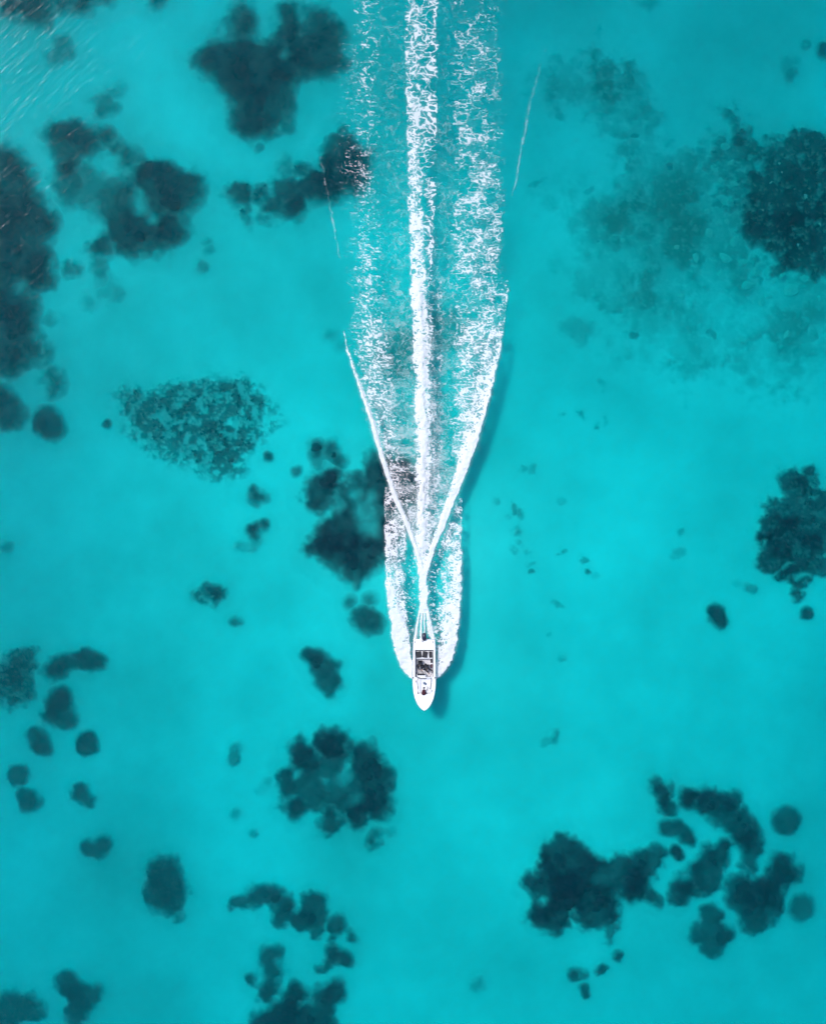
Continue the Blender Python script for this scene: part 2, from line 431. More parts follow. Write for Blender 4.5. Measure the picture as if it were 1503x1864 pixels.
# centre
add(RF, 'small curled reef above the dark centre reef beside the foam arm', [(576, 820, 14), (600, 810, 10), (617, 838, 11), (603, 826, 8), (580, 845, 8, .7)], soft=7, ragged=5)
add(RF, 'big dark centre reef running under the left foam arm', [(584, 888, 30), (577, 908, 22), (600, 862, 15), (650, 895, 30), (640, 925, 32), (682, 858, 30), (702, 895, 38), (722, 868, 38), (742, 880, 26), (692, 960, 36), (640, 982, 50), (610, 992, 40), (642, 1030, 30), (672, 1000, 38), (598, 975, 26), (563, 1000, 9), (735, 930, 22, .7)], soft=11, holes=[(645, 898, 8, .55), (657, 925, 9, .55), (672, 952, 20, .35), (618, 925, 6, .4), (676, 905, 10, .4)], height=0.8)
add(HD, 'tiny dot between the mottled weed bed and the centre reef', [(541, 857, 7, .8)], soft=4, ragged=2)
add(HD, 'dark rounded coral head below the centre reef left of the bow spray', [(664, 1126, 23), (650, 1119, 15), (677, 1134, 17)], soft=8, ragged=4)
add(HD, 'small left ear of the pair above the coral head by the bow spray', [(637, 1096, 10, .8)], soft=6, ragged=2)
add(HD, 'small right ear of the pair above the coral head by the bow spray', [(672, 1091, 11, .85)], soft=6, ragged=2)
add(RF, 'leaf-shaped dark reef left of the boat', [(572, 1202, 18), (590, 1217, 24), (599, 1240, 20), (558, 1193, 8), (602, 1256, 9)], soft=6, ragged=4)
add(RF, 'flower-shaped ring of dark coral below and left of the boat', [(550, 1370, 24), (562, 1388, 22), (612, 1356, 28), (598, 1352, 22), (665, 1376, 25), (672, 1402, 32), (700, 1408, 18), (686, 1440, 32), (692, 1470, 16), (520, 1402, 15), (526, 1428, 18), (535, 1466, 20), (575, 1450, 26, .95), (560, 1420, 30, .93), (605, 1488, 20), (600, 1505, 15), (650, 1482, 20), (660, 1460, 24), (628, 1438, 34, .9), (598, 1405, 30, .9), (674, 1526, 10, .9), (681, 1510, 8, .8), (701, 1512, 8, .5)], soft=7, holes=[(538, 1403, 6, .8), (625, 1408, 15, .4), (650, 1452, 9, .35), (590, 1420, 5, .5)], height=0.7)
add(HD, 'small upright clump left of the flower-shaped reef', [(427, 1364, 8, .7), (425, 1381, 10, .75)], soft=4, ragged=4)
add(HD, 'faint speck below the small upright clump left of the flower reef', [(429, 1480, 7, .55)], soft=5, ragged=2)
add(HD, 'faint speck touching the left side of the flower-shaped reef', [(483, 1424, 6, .4), (470, 1438, 5, .25)], soft=5, ragged=4)
add(HD, 'tiny speck under the flower-shaped reef to its left', [(462, 1515, 5, .6)], soft=3, ragged=2)
add(RF, 'crooked chain of dark coral arching over the bottom centre reef', [(440, 1641, 12), (465, 1635, 18), (493, 1629, 19), (513, 1652, 18), (540, 1672, 16), (565, 1638, 20), (570, 1663, 24), (574, 1690, 12), (614, 1680, 18), (611, 1708, 8), (610, 1735, 13), (632, 1744, 10), (595, 1756, 10), (640, 1705, 5), (426, 1645, 8), (505, 1674, 12), (578, 1758, 5)], soft=5, ragged=6, height=0.6)
add(RF, 'dark reef cut off by the bottom edge left of centre', [(490, 1738, 18), (497, 1765, 17), (490, 1792, 15), (482, 1812, 13), (452, 1778, 9), (482, 1862, 24), (520, 1854, 36), (572, 1858, 36), (538, 1812, 20), (535, 1795, 10), (585, 1812, 18), (608, 1803, 19), (600, 1835, 9)], soft=6, ragged=6, height=0.7)
add(WD, 'ragged dark weed patch whose right end lies under the left foam specks', [(622, 258, 22), (615, 292, 32), (650, 300, 28), (562, 330, 27), (592, 345, 30), (522, 345, 22), (480, 355, 16), (502, 375, 16), (542, 372, 20), (440, 355, 17), (420, 352, 11), (450, 385, 9), (448, 400, 6, .7), (487, 400, 8, .7), (545, 398, 7, .7), (515, 301, 7, .7), (640, 330, 28)], soft=9, ragged=9)
add(HD, 'tiny dot just below the large three-lobed top reef', [(472, 268, 6, .7)], soft=4, ragged=2)
add(HD, 'pair of small specks below the ragged weed patch', [(376, 436, 5, .6), (380, 455, 6, .6), (370, 487, 8, .7)], soft=4, ragged=4)
add(HD, 'faint specks left of the foam trail at its narrowing thin edge', [(601, 606, 7, .5), (615, 628, 6, .35)], soft=6, ragged=3)
add(RF, 'dim reef seen through the foam at the middle of the trail', [(735, 630, 34, .6), (725, 670, 28, .5), (812, 590, 26, .5), (818, 610, 18, .4)], soft=16)
# right
add(WD, 'huge dark bushy reef cut off by the upper right edge', [(1420, 292, 36), (1462, 282, 38), (1502, 300, 50), (1402, 340, 48), (1450, 370, 74), (1502, 400, 72), (1400, 392, 48), (1440, 440, 48), (1482, 460, 40), (1425, 472, 22), (1352, 250, 18), (1352, 234, 12, .8), (1345, 300, 38, .65), (1312, 290, 24, .55), (1350, 350, 30, .65), (1330, 212, 10, .8), (1308, 258, 12, .7), (1288, 300, 14, .6), (1322, 335, 14, .7), (1338, 385, 14, .7), (1300, 348, 8, .7), (1368, 272, 16, .9), (1370, 480, 12, .7), (1400, 498, 10, .8)], soft=7, tex=.6, ragged=13, height=1.0)
add(WD, 'tall lumpy dark reef on the right edge below the middle', [(1440, 882, 20), (1469, 860, 10), (1456, 900, 28), (1440, 940, 42), (1482, 930, 34), (1420, 972, 38), (1450, 990, 48), (1492, 960, 40), (1410, 1012, 26), (1440, 1038, 24), (1482, 1032, 24), (1455, 1063, 13), (1447, 1083, 6), (1404, 910, 9)], soft=4.5, tex=.2, ragged=10, height=0.9, holes=[(1453, 1050, 7, .6), (1425, 1032, 5, .5), (1474, 902, 5, .5)])
add(HD, 'square-shouldered dark coral head left of the tall right edge reef', [(1301, 1113, 13), (1307, 1126, 13)], soft=3.5, ragged=3)
add(HD, 'small round coral head right below the tall right edge reef', [(1466, 1116, 9)], soft=2.5, ragged=2)
add(HD, 'faint slanted speck between the square coral head and the right reef', [(1358, 1069, 5, .6), (1370, 1073, 5, .6), (1340, 1060, 5, .25)], soft=4, ragged=2)
add(RF, 'massive dark reef in the lower right with a square corner', [(1020, 1545, 32), (1030, 1580, 48), (1070, 1600, 46), (1010, 1625, 42), (1000, 1662, 33), (1082, 1645, 38), (1100, 1668, 16), (975, 1602, 20), (1130, 1590, 34), (1165, 1570, 27), (1190, 1555, 19), (1150, 1612, 28), (1184, 1632, 12), (1195, 1642, 6), (1020, 1514, 8), (1110, 1690, 6, .8), (1111, 1703, 5, .8)], soft=6, ragged=7, height=0.9, holes=[(985, 1632, 7, .7)])
add(RF, 'dark curling reef ring around pale sand in the lower right', [(1194, 1432, 10), (1208, 1434, 11), (1210, 1465, 16), (1250, 1455, 18), (1285, 1453, 24), (1315, 1465, 26), (1340, 1495, 25), (1356, 1520, 23), (1366, 1545, 18), (1360, 1570, 14), (1310, 1540, 14), (1295, 1562, 26), (1280, 1590, 32), (1240, 1618, 22), (1235, 1636, 15), (1345, 1622, 30), (1376, 1640, 42), (1370, 1672, 25), (1402, 1612, 22), (1420, 1580, 26), (1440, 1590, 14)], soft=6, ragged=6, height=0.8, holes=[(1320, 1512, 5, .8)])
add(RF, 'anvil-shaped dark coral below the curling reef ring', [(1294, 1665, 20), (1294, 1698, 26), (1264, 1702, 13), (1324, 1697, 10), (1290, 1720, 15)], soft=5, ragged=5)
add(HD, 'slug-shaped dark coral inside the left of the reef ring', [(1210, 1506, 13), (1228, 1508, 14), (1245, 1520, 11), (1256, 1532, 6)], soft=4, ragged=3)
add(HD, 'small kidney-shaped coral between the massive reef and the ring', [(1229, 1547, 9), (1238, 1557, 7)], soft=3, ragged=3)
add(HD, 'round dark coral head right of the reef ring, the upper one', [(1428, 1492, 24)], soft=4, ragged=2.5)
add(HD, 'round coral head right of the reef ring, the lower paler one', [(1456, 1652, 22, .85)], soft=5, ragged=2.5)
add(HD, 'tiny coral below the massive reef, topmost of the scattered four', [(1126, 1738, 7)], soft=3, ragged=4)
add(HD, 'tiny pointed coral below the massive reef, second of the scattered four', [(1092, 1765, 6), (1098, 1761, 5)], soft=3, ragged=3)
add(HD, 'tiny broad coral below the massive reef, leftmost of the scattered four', [(1044, 1773, 7), (1058, 1773, 6, .8)], soft=4, ragged=4)
add(HD, 'tiny coral below the massive reef, lowest of the scattered four', [(1062, 1798, 6), (1064, 1806, 5)], soft=3, ragged=3)
add(HD, 'faint fuzzy speck alone near the bottom edge right of centre', [(870, 1791, 10, .55)], soft=7, ragged=6)
add(HD, 'faint speck cluster right of the boat and below it', [(1003, 1343, 6, .55), (1009, 1332, 3, .55), (992, 1348, 5, .3)], soft=4, ragged=4)
add(HD, 'faint clump in the top right corner area with a ring-shaped speck', [(1440, 138, 8, .7), (1432, 120, 8, .4), (1448, 112, 6, .35)], soft=5, ragged=5)
add(HD, 'small ring-shaped speck near the top right corner', [(1466, 81, 6, .6)], soft=3, holes=[(1466, 81, 2, .7)], ragged=1)
add(HD, 'dark clump cut by the right edge near the top right corner', [(1498, 91, 11)], soft=4, ragged=3)
add(HD, 'faint hooked smudge on pale sand left below the rubble field', [(1035, 594, 11, .4), (1062, 596, 12, .4), (1056, 612, 9, .35)], soft=7)
add(HD, 'faint smudge at the top edge right of the foam trail', [(1185, 2, 9, .45), (1172, 6, 6, .4)], soft=6)
add(WD, 'faint wide rubble field of broken coral left of the bushy right reef', [(1060, 140, 46, .38), (1010, 160, 34, .34), (1120, 170, 40, .42), (1150, 230, 50, .3), (1200, 320, 70, .33), (1150, 390, 86, .33), (1230, 430, 86, .4), (1300, 480, 78, .36), (1200, 520, 66, .36), (1130, 490, 50, .3), (1185, 600, 46, .28), (1280, 330, 50, .34), (1330, 550, 56, .3), (1420, 570, 60, .34), (1390, 645, 46, .24), (1265, 610, 50, .26), (1485, 545, 46, .32), (1035, 350, 30, .22), (1080, 460, 46, .28), (1460, 640, 40, .22)], soft=24, ragged=34, tex=.35, mottle=.28, strength=1.6, height=0.5, fronds=False, green=True, holes=[(1060, 300, 60, .8), (1090, 200, 22, .5), (1390, 560, 20, .5)])
srng = random.Random(21)
def shards(q):
    px, py, r, k = q
    t = srng.uniform(0, 6.28); o = [(px, py, r * .6, k)]
    for _ in range(3):
        t += srng.uniform(-.7, .7); f = srng.uniform(.5, 1.3) * srng.choice((-1, 1))
        o.append((px + math.cos(t) * r * f, py + math.sin(t) * r * f, r * srng.uniform(.2, .5), k * srng.uniform(.6, 1)))
    return o
spk = 'faint dark speck among the %s scattered specks right of the foam trail'
for q in [(935, 920, 7, .6), (946, 938, 6, .55), (925, 941, 5, .5), (938, 970, 7, .6), (948, 990, 5, .5), (962, 1001, 6, .5), (972, 848, 11, .4), (952, 850, 6, .45), (960, 1026, 6, .6), (969, 1041, 4, .7), (930, 1005, 5, .45), (1020, 750, 5, .5), (1058, 754, 7, .6), (1086, 778, 5, .6), (1102, 768, 8, .45), (1022, 1008, 5, .6), (1064, 1016, 5, .6), (1069, 1043, 6, .85), (1012, 1102, 7, .5), (1000, 1156, 5, .4), (1240, 968, 6, .6), (1238, 1003, 13, .4), (1018, 1195, 6, .4), (905, 912, 6, .4), (1098, 700, 8, .35), (1085, 1050, 8, .3), (1020, 910, 9, .3)]:
    lb = spk % ('upper' if q[1] < 800 else 'middle' if q[1] < 1060 and q[0] < 985 else 'far right' if q[0] > 1200 else 'lower')
    add(HD, lb, shards(q), soft=3, ragged=5, grow=0, group='specks scattered right of the foam trail', height=.25)
for q in [(1075, 177, 8, .9), (1120, 150, 8, .6), (1150, 244, 10, .8), (1105, 216, 6, .5), (1222, 304, 10, .9), (1220, 262, 7, .5), (1075, 345, 8, .5), (1168, 338, 11, .6), (1276, 275, 9, .6), (1276, 352, 10, .6), (1305, 365, 5, .7), (1082, 438, 6, .8), (1270, 455, 12, .5), (1180, 557, 7, .8), (1148, 604, 9, .7), (1296, 604, 8, .7), (1212, 488, 6, .6), (986, 330, 8, .5), (1010, 205, 9, .5), (1250, 430, 18, .4), (1463, 632, 8, .5), (1350, 668, 9, .4), (1110, 400, 14, .35), (1180, 420, 16, .35), (1000, 150, 16, .3), (1060, 120, 16, .35), (1118, 190, 12, .45), (1200, 395, 14, .4), (1330, 555, 14, .35), (1120, 285, 9, .3), (1235, 500, 14, .35), (1050, 395, 10, .3)]:
    lb = 'dark broken coral piece in the %s of the faint rubble field' % ('top part' if q[1] < 230 else 'bottom part' if q[1] > 480 else 'left middle' if q[0] < 1200 else 'right middle')
    add(HD, lb, shards(q), soft=4, ragged=7, grow=0, group='broken coral in the rubble field', height=.3)

for i, (kind, label, circ, kw) in enumerate(P):
    kw = dict(kw)
    kw.setdefault('fronds', kind is WD)
    build_patch(kind[0], label, kind[1], circ, seed=i * 3, **kw)

# loose stones of the rubble field
def stone_mesh(seed, r=0.5):
    bm = bmesh.new()
    bmesh.ops.create_icosphere(bm, subdivisions=2, radius=1)
    rr = random.Random(seed)
    ax = [Vector((rr.uniform(-1, 1), rr.uniform(-1, 1), rr.uniform(-.4, 1))).normalized() for _ in range(7)]
    for v in bm.verts:
        s = 1.0
        for a in ax:
            d = v.co.dot(a)
            if d > 0.62:
                s = min(s, 0.62 / d)
        v.co *= s * rr.uniform(.93, 1.07)
        v.co.z *= .6
    me = bpy.data.meshes.new('stone')
    bm.to_mesh(me); bm.free()
    return me
stones = [stone_mesh(s) for s in range(6)]
def stones_at(spots, material, label, group, sx=1.0, squash=1.0):
    for k, (px, py, r) in enumerate(spots):
        x, y = bed_xy(px, py)
        me = stones[k % 6].copy(); me.materials.append(material)
        rad = r / PPM
        o = link('stone', me, None, None, (float(x), float(y), bed_top(px, py) + rad * .1))
        o.scale = (rad * 1.25, rad * .85, rad * squash)
        o.rotation_euler = (0.1, 0.1, k * 1.9)
        where = 'among the dark growth of' if px > 1380 and py < 480 else ('left of' if py < 420 else 'below')
        tag(o, label.replace('around', where), 'stone', group)
prng = random.Random(5)
pale_spots = [(1132, 438, 7), (1300, 310, 13), (1328, 298, 7), (1318, 268, 10), (1312, 330, 8), (1336, 335, 9), (1322, 405, 7), (1335, 440, 12), (1318, 470, 12), (1290, 425, 10), (1350, 480, 10), (1310, 500, 11), (1372, 498, 11), (1398, 540, 8), (1385, 548, 9), (1440, 530, 16), (1492, 545, 10), (1420, 503, 7), (1238, 540, 8), (1265, 470, 9), (1360, 520, 12), (1462, 508, 9), (1285, 385, 8), (1252, 275, 8), (1420, 317, 4), (1400, 335, 4), (1462, 360, 5), (1448, 448, 3), (1488, 410, 5), (1385, 385, 4), (1415, 300, 4), (1350, 620, 9), (1430, 610, 8), (1230, 450, 6)]
stones_at(pale_spots, m_pale, 'pale rounded stone around the bushy reef at the upper right', 'pale stones around the right reef', squash=.55)

# ------------------------------------------------------------------ foam trail
def table(rows, py):
    r = np.array(sorted(rows), float)
    return [np.interp(py, r[:, 0], r[:, k], left=np.nan, right=np.nan) for k in range(1, r.shape[1])]
g_step = 0.8
FX, FY = np.meshgrid(np.arange(560, 1010, g_step), np.arange(-170, 1244, g_step))
wob = 1.0 * (fbm(FX / 9, FY / 9, 201, 3) - .5)
wob2 = 1.0 * (fbm(FX / 30, FY / 30, 231, 3) - .5)
# (py, x left, x right, cover left, middle, right)
centre = [(-170, 733, 757, .08, .16, .08), (0, 735, 760, .1, .2, .1), (150, 738, 762, .15, .3, .15), (300, 742, 766, .35, .55, .3), (420, 745, 770, .5, .82, .5), (520, 748, 775, .7, 1.0, .7), (620, 751, 780, .7, 1.05, .6), (720, 755, 783, .7, 1.1, .6), (800, 757, 783, .65, 1.15, .6), (880, 758, 781, .6, 1.15, .6), (950, 759, 780, .7, 1.15, .65), (1000, 759, 782, .8, 1.0, .8), (1022, 761, 781, 1.0, 1.05, 1.0), (1050, 763, 779, 1.2, 1.2, 1.2), (1116, 764, 779, 1.2, 1.2, 1.2)]
arcs = [(-170, 733, 798, .34, .24, .38), (0, 736, 796, .38, .26, .42), (150, 739, 795, .42, .28, .42), (300, 744, 792, .42, .3, .42), (420, 752, 789, .4, .32, .42), (520, 762, 787, .4, .34, .42), (620, 768, 786, .4, .38, .4), (760, 770, 785, .4, .42, .4)]
fuzz = [(480, 742, 792, .1, .1, .12), (650, 736, 792, .02, .3, .2), (800, 734, 794, .02, .4, .3), (900, 738, 792, .15, .5, .32), (980, 745, 790, .3, .6, .45), (1030, 758, 782, .5, .6, .6)]
left_arm = [(600, 624, 626, .3, .5, .3), (640, 631, 635, .4, .7, .4), (665, 639, 644, .7, 1.0, .5), (710, 654, 662, .9, 1.1, .6), (770, 674, 684, 1.1, 1.2, .7), (830, 690, 700, 1.2, 1.3, .8), (870, 703, 713, 1.2, 1.3, .8), (910, 716, 727, 1.2, 1.3, .8), (960, 739, 749, 1.2, 1.3, .8), (1000, 753, 762, 1.2, 1.3, .9), (1044, 767, 774, 1.2, 1.3, 1)]
right_arm = [(536, 915, 923, .15, .25, .35), (560, 905, 922, .3, .35, .5), (600, 893, 917, .4, .45, .6), (650, 876, 908, .45, .6, .75), (700, 868, 897, .55, .75, .95), (760, 852, 882, .65, .9, 1.1), (810, 838, 867, .7, 1.0, 1.2), (850, 831, 853, .75, 1.1, 1.2), (900, 814, 834, .8, 1.2, 1.2), (950, 799, 813, .9, 1.25, 1.2), (990, 785, 796, .9, 1.25, 1.2), (1044, 770, 777, 1, 1.25, 1.2)]
gap_l = [(-170, 688, 742, .1, .14, .12), (300, 690, 746, .14, .2, .18), (650, 706, 752, .2, .28, .3), (800, 722, 756, .2, .3, .3)]
gap_r = [(-170, 794, 830, .1, .16, .12), (300, 792, 830, .14, .22, .16), (650, 788, 826, .2, .3, .2), (860, 784, 818, .2, .3, .2)]
ripple = [(-170, 640, 916, .05, .04, .05), (0, 640, 916, .08, .06, .08), (300, 640, 914, .12, .08, .12), (500, 634, 914, .2, .12, .16), (650, 640, 905, .3, .22, .25), (800, 688, 866, .4, .34, .3), (900, 718, 832, .5, .4, .35), (1000, 757, 790, .5, .5, .5)]
left_lace = [(-170, 632, 694, .02, .2, .03), (0, 636, 694, .04, .25, .05), (200, 642, 695, .05, .27, .05), (300, 644, 694, .06, .27, .04), (420, 640, 695, .06, .3, .05), (500, 634, 700, .06, .38, .08), (560, 632, 704, .07, .46, .12), (640, 638, 712, .12, .55, .22), (700, 656, 722, .3, .52, .26), (770, 682, 728, .42, .42, .25), (830, 700, 737, .5, .38, .16), (900, 722, 748, .5, .4, .25), (960, 746, 756, .5, .5, .4), (1000, 756, 764, .5, .5, .5)]
right_lace = [(-170, 826, 916, .15, .2, .06), (0, 827, 916, .14, .22, .07), (200, 827, 913, .2, .26, .1), (350, 826, 913, .22, .32, .26), (450, 825, 908, .3, .4, .42), (520, 824, 904, .32, .48, .4), (600, 822, 898, .3, .55, .5), (700, 822, 872, .3, .52, .6), (780, 823, 850, .4, .5, .7), (850, 822, 834, .35, .45, .6), (900, 802, 815, .15, .3, .5), (960, 787, 800, .4, .5, .6), (1000, 778, 786, .5, .6, .6)]
far_left = [(60, 585, 650, 0, .05, .06), (250, 590, 650, .0, .06, .12), (300, 600, 660, .0, .16, .22), (350, 605, 655, .0, .08, .1), (460, 615, 650, .0, .02, .04)]
far_right = [(-100, 896, 930, .1, .04, 0), (500, 898, 926, .14, .05, 0), (538, 898, 924, .3, .25, .3)]
string = [(-100, 790, 806, .05, .05, 0), (420, 790, 808, .06, .08, .02), (560, 793, 810, .1, .28, .08), (700, 791, 808, .12, .3, .05), (860, 789, 806, .15, .34, .1), (960, 784, 797, .3, .4, .3)]
streaks = [(560, 806, 824, .02, .08, .12), (900, 792, 812, .05, .14, .2)]
spray_l = [(872, 702, 706, .1, .1, .1), (910, 701, 716, .4, .48, .5), (960, 700, 739, .68, .6, .45), (1010, 701, 741, .92, .72, .25), (1060, 703, 737, .97, .85, .35), (1100, 706, 737, 1.02, .96, .5), (1140, 712, 741, 1.1, 1.05, .8), (1170, 714, 746, 1.15, 1.2, 1), (1195, 721, 750, 1.2, 1.2, 1.1), (1210, 728, 752, 1.2, 1.2, 1.2), (1225, 738, 753, 1.2, 1.2, 1.2), (1236, 751, 754, 1.2, 1.2, 1.2)]
spray_r = [(875, 838, 842, .0, .08, .08), (930, 818, 841, .2, .34, .42), (970, 806, 840, .25, .5, .66), (1010, 800, 840, .22, .6, .95), (1060, 806, 839, .35, .9, 1.05), (1090, 808, 838, .5, .98, 1.05), (1130, 805, 835, .6, .98, 1.02), (1165, 799, 832, .8, 1.0, .98), (1190, 794, 827, .96, 1.02, 1.0), (1210, 793, 818, 1.05, 1.05, 1.1), (1225, 793, 807, 1.2, 1.2, 1.2), (1236, 791, 795, 1.2, 1.2, 1.2)]
inner = [(985, 756, 796, .15, 0, .18), (1050, 735, 812, .2, .1, .32), (1120, 738, 810, .16, .1, .4), (1170, 745, 800, .2, 0, .45), (1200, 749, 796, .2, 0, .4)]
st1 = [(1104, 764, 768, 1, 1.2, 1), (1130, 758, 763, .9, 1.2, .9), (1166, 752, 758, .9, 1.1, .9)]
st2 = [(1104, 768, 771, 1, 1.2, 1), (1130, 765, 769, .9, 1.2, .9), (1166, 763, 768, .9, 1.2, .9)]
st3 = [(1104, 771, 774, 1, 1.2, 1), (1130, 771, 774, .9, 1.2, .9), (1160, 771.5, 774, .9, 1.2, .9)]
st4 = [(1104, 774, 779, 1, 1.2, 1), (1130, 776, 785, .9, 1.1, 1), (1166, 779, 792, .8, 1.0, 1)]
thin1 = [(285, 581, 585, .1, .4, .1), (350, 595, 599, .2, .55, .2), (400, 604, 608, .3, .7, .3), (470, 617, 620, .1, .4, .1)]
thin2 = [(90, 990, 998, .0, .2, .0), (200, 957, 963, .1, .35, .1), (270, 947, 951, .3, .7, .3), (330, 937, 940, .3, .8, .3), (356, 932, 935, .1, .5, .1)]
# owner objects, lace cell size (px), stretch in y, ragged edge (px), soft edge (px)
bands = [
    (5, ripple, 7, .4, 22, 34, 'ripple'), (0, gap_l, 5, 3.2, 6, 8, 'ripple'), (0, gap_r, 5, 3.2, 6, 8, 'ripple'),
    (0, centre, 8, 0.85, 6, 3, 'net'), (0, arcs, 19, 0.62, 7, 2.5, 'net'), (0, fuzz, 6, .55, 8, 5, 'net'), (0, string, 7, .8, 6, 3, 'net'), (0, streaks, 9, .25, 5, 3, 'net'),
    (1, left_arm, 5, 1, 2.0, 1.0, 'solid'), (1, left_lace, 7, .75, 12, 10, 'speck'), (1, far_left, 4, .8, 20, 14, 'speck'), (1, thin1, 4, 1, 4, 2, 'line'),
    (2, right_arm, 6, 1, 3.0, 1.2, 'solid'), (2, right_lace, 9.5, .95, 16, 15, 'net'), (2, far_right, 5, 1, 8, 6, 'speck'), (2, thin2, 4, 1, 4, 2, 'line'),
    (3, spray_l, 5, 1, 5, 1.5, 'net'), (4, spray_r, 5.5, 1, 5, 1.5, 'net'), (5, inner, 5, .9, 5, 4, 'speck'),
    (5, st1, 4, 1, 1, .8, 'solid'), (5, st2, 4, 1, 1, .8, 'solid'), (5, st3, 4, 1, 1, .8, 'solid'), (5, st4, 4, 1, 1.4, .8, 'solid')]
alpha = np.zeros(FX.shape); dens = np.zeros(FX.shape); owner = np.full(FX.shape, -1, np.int8)
for bi, (own, rows, cell, ys, rag, soft, mode) in enumerate(bands):
    xs = FX + rag * 1.6 * wob + rag * .9 * wob2
    xl, xr, dl, dm, dr = table(rows, FY[:, 0])
    ok = ~np.isnan(xl)
    if not ok.any():
        continue
    r0, r1 = np.argmax(ok), len(ok) - np.argmax(ok[::-1])
    sl = slice(r0, r1)
    xl, xr, dl, dm, dr = [v[sl][:, None] for v in (xl, xr, dl, dm, dr)]
    x = xs[sl]; yy = FY[sl]
    t = (x - xl) / np.maximum(xr - xl, .5)
    D = np.where(t < .5, dl + (dm - dl) * np.clip(t * 2, 0, 1), dm + (dr - dm) * np.clip(t * 2 - 1, 0, 1))
    D = D * sstep(xl - soft * .5, xl + soft * .5, x) * sstep(xr + soft * .5, xr - soft * .5, x)
    D = D * (0.7 + 0.6 * fbm(x / 20, yy / 30, 300 + bi, 3)) if mode in ('net', 'speck', 'ripple') else D
    if rows in (left_lace, right_lace, fuzz, string, arcs):
        D = D * .88
    m = D > 0.012
    if not m.any():
        continue
    qx = x[m]; qy = yy[m]
    wx = qx + cell * 1.5 * (fbm(qx / cell / 1.3, qy / cell / 1.3, 11 + bi, 3) - .5) + 6 * (fbm(qx / 22, qy / 22, 611, 2) - .5)
    wy = qy + cell * 1.5 * (fbm(qx / cell / 1.3, qy / cell / 1.3, 23 + bi, 3) - .5) + 10 * (fbm(qx / 22, qy / 22, 633, 2) - .5)
    sk = 0.35 * np.sign(qx - 770) * (1 if rows in (fuzz, left_lace, ripple) else 0)
    e1, _ = voronoi_edge(wx / cell, (wy + sk * wx) / cell / ys, 3 + bi, .98)
    rd = np.abs(fbm(wx / cell * .75, (wy + sk * wx) / cell / ys * .75, 57 + bi, 3) - .5) * 3.2     # curling filaments
    br = fbm(qx / cell * .6, qy / cell * .6, 77 + bi, 3)
    fine = fbm(qx / 3.2, (qy + sk * qx) / 2.6, 15 + bi, 2)
    if mode == 'speck':
        pat = -fine + .55 * np.minimum(e1, rd) + .35 * br
    else:
        pat = np.minimum(e1, rd + .08) + (.45 if cell > 9 else .6) * (br - .5) + .18 * (fine - .5)
    srt = np.sort(rng.choice(pat, min(20000, len(pat)), replace=False))
    p = np.searchsorted(srt, pat) / len(srt)
    Dm = D[m]
    a = sstep(-.01, .15, Dm - p * .985) if mode != 'line' else .5 * Dm * sstep(.3, .65, br) * (.4 + .6 * sstep(.3, .6, fine))
    if mode == 'ripple':
        a = a * (.2 + .42 * sstep(.15, .5, Dm))
    a = np.clip(np.maximum(a * (.7 + .3 * sstep(.1, .5, Dm)), .07 * sstep(.15, .7, Dm)), 0, 1)
    A = np.zeros(x.shape); A[m] = a
    sub = alpha[sl]; up = A > sub
    alpha[sl] = np.where(up, A, sub); owner[sl] = np.where(up, own, owner[sl])
    dens[sl] = np.maximum(dens[sl], np.where(m, np.minimum(D, 1.1), 0))
halo = blur(blur(blur(alpha, 4), 4), 4)                 # milky water around the dense foam
halo = .30 * halo ** 1.3 * (.6 + .8 * fbm(FX / 13, FY / 13, 707, 3))
near = owner.copy()
for r_ in (2, 4, 8, 10):                                   # the halo belongs to the nearest foam
    for dy, dx in ((r_, 0), (-r_, 0), (0, r_), (0, -r_)):
        nb_ = np.roll(np.roll(near, dy, 0), dx, 1)
        near = np.where(near < 0, nb_, near)
owner = near
alpha = np.where(owner >= 0, np.maximum(alpha, halo), 0)
Xf, Yf = sea_xy(FX, FY)
Zf = 0.02 + 0.20 * sstep(.75, 1.1, dens) * (0.35 + fbm(FX / 8, FY / 8, 411, 4)) + 0.03 * alpha
am = np.maximum.reduce([alpha[:-1, :-1], alpha[1:, :-1], alpha[:-1, 1:], alpha[1:, 1:]])
# no foam inside the hull
bx_, by_ = np.abs(FX - 771.8)[:-1, :-1], FY[:-1, :-1]
in_boat = (by_ > 1168) & (bx_ < 17) & (by_ < 1262)
ow = owner[:-1, :-1]
foam_names = [
    ('prop_wash_foam', 'white foam stripe of the propeller wash down the middle of the trail', 'foam'),
    ('wake_foam', 'lacy foam of the wake wave left of the middle stripe', 'foam'),
    ('wake_foam', 'lacy foam of the wake wave right of the middle stripe', 'foam'),
    ('bow_spray_foam', 'dense white bow spray along the left side of the boat', 'foam'),
    ('bow_spray_foam', 'dense white bow spray along the right side of the boat', 'foam'),
    ('stern_foam', 'thin foam streams fanning out behind the boat between the sprays', 'foam')]
own_any = np.maximum.reduce([owner[:-1, :-1], owner[1:, :-1], owner[:-1, 1:], owner[1:, 1:]])
for k, (nm, lb, ct) in enumerate(foam_names):
    kc = (am > .03) & (own_any == k) & ~in_boat
    ys_, xs_ = np.nonzero(kc)
    org = (float(Xf[0, xs_].mean()), float(Yf[ys_, 0].mean()), 0.0)
    tag(link(nm, grid_mesh(nm, Xf, Yf, Zf, kc, {'thick': alpha}, org), m_foam, None, org), lb, ct, kind='stuff')

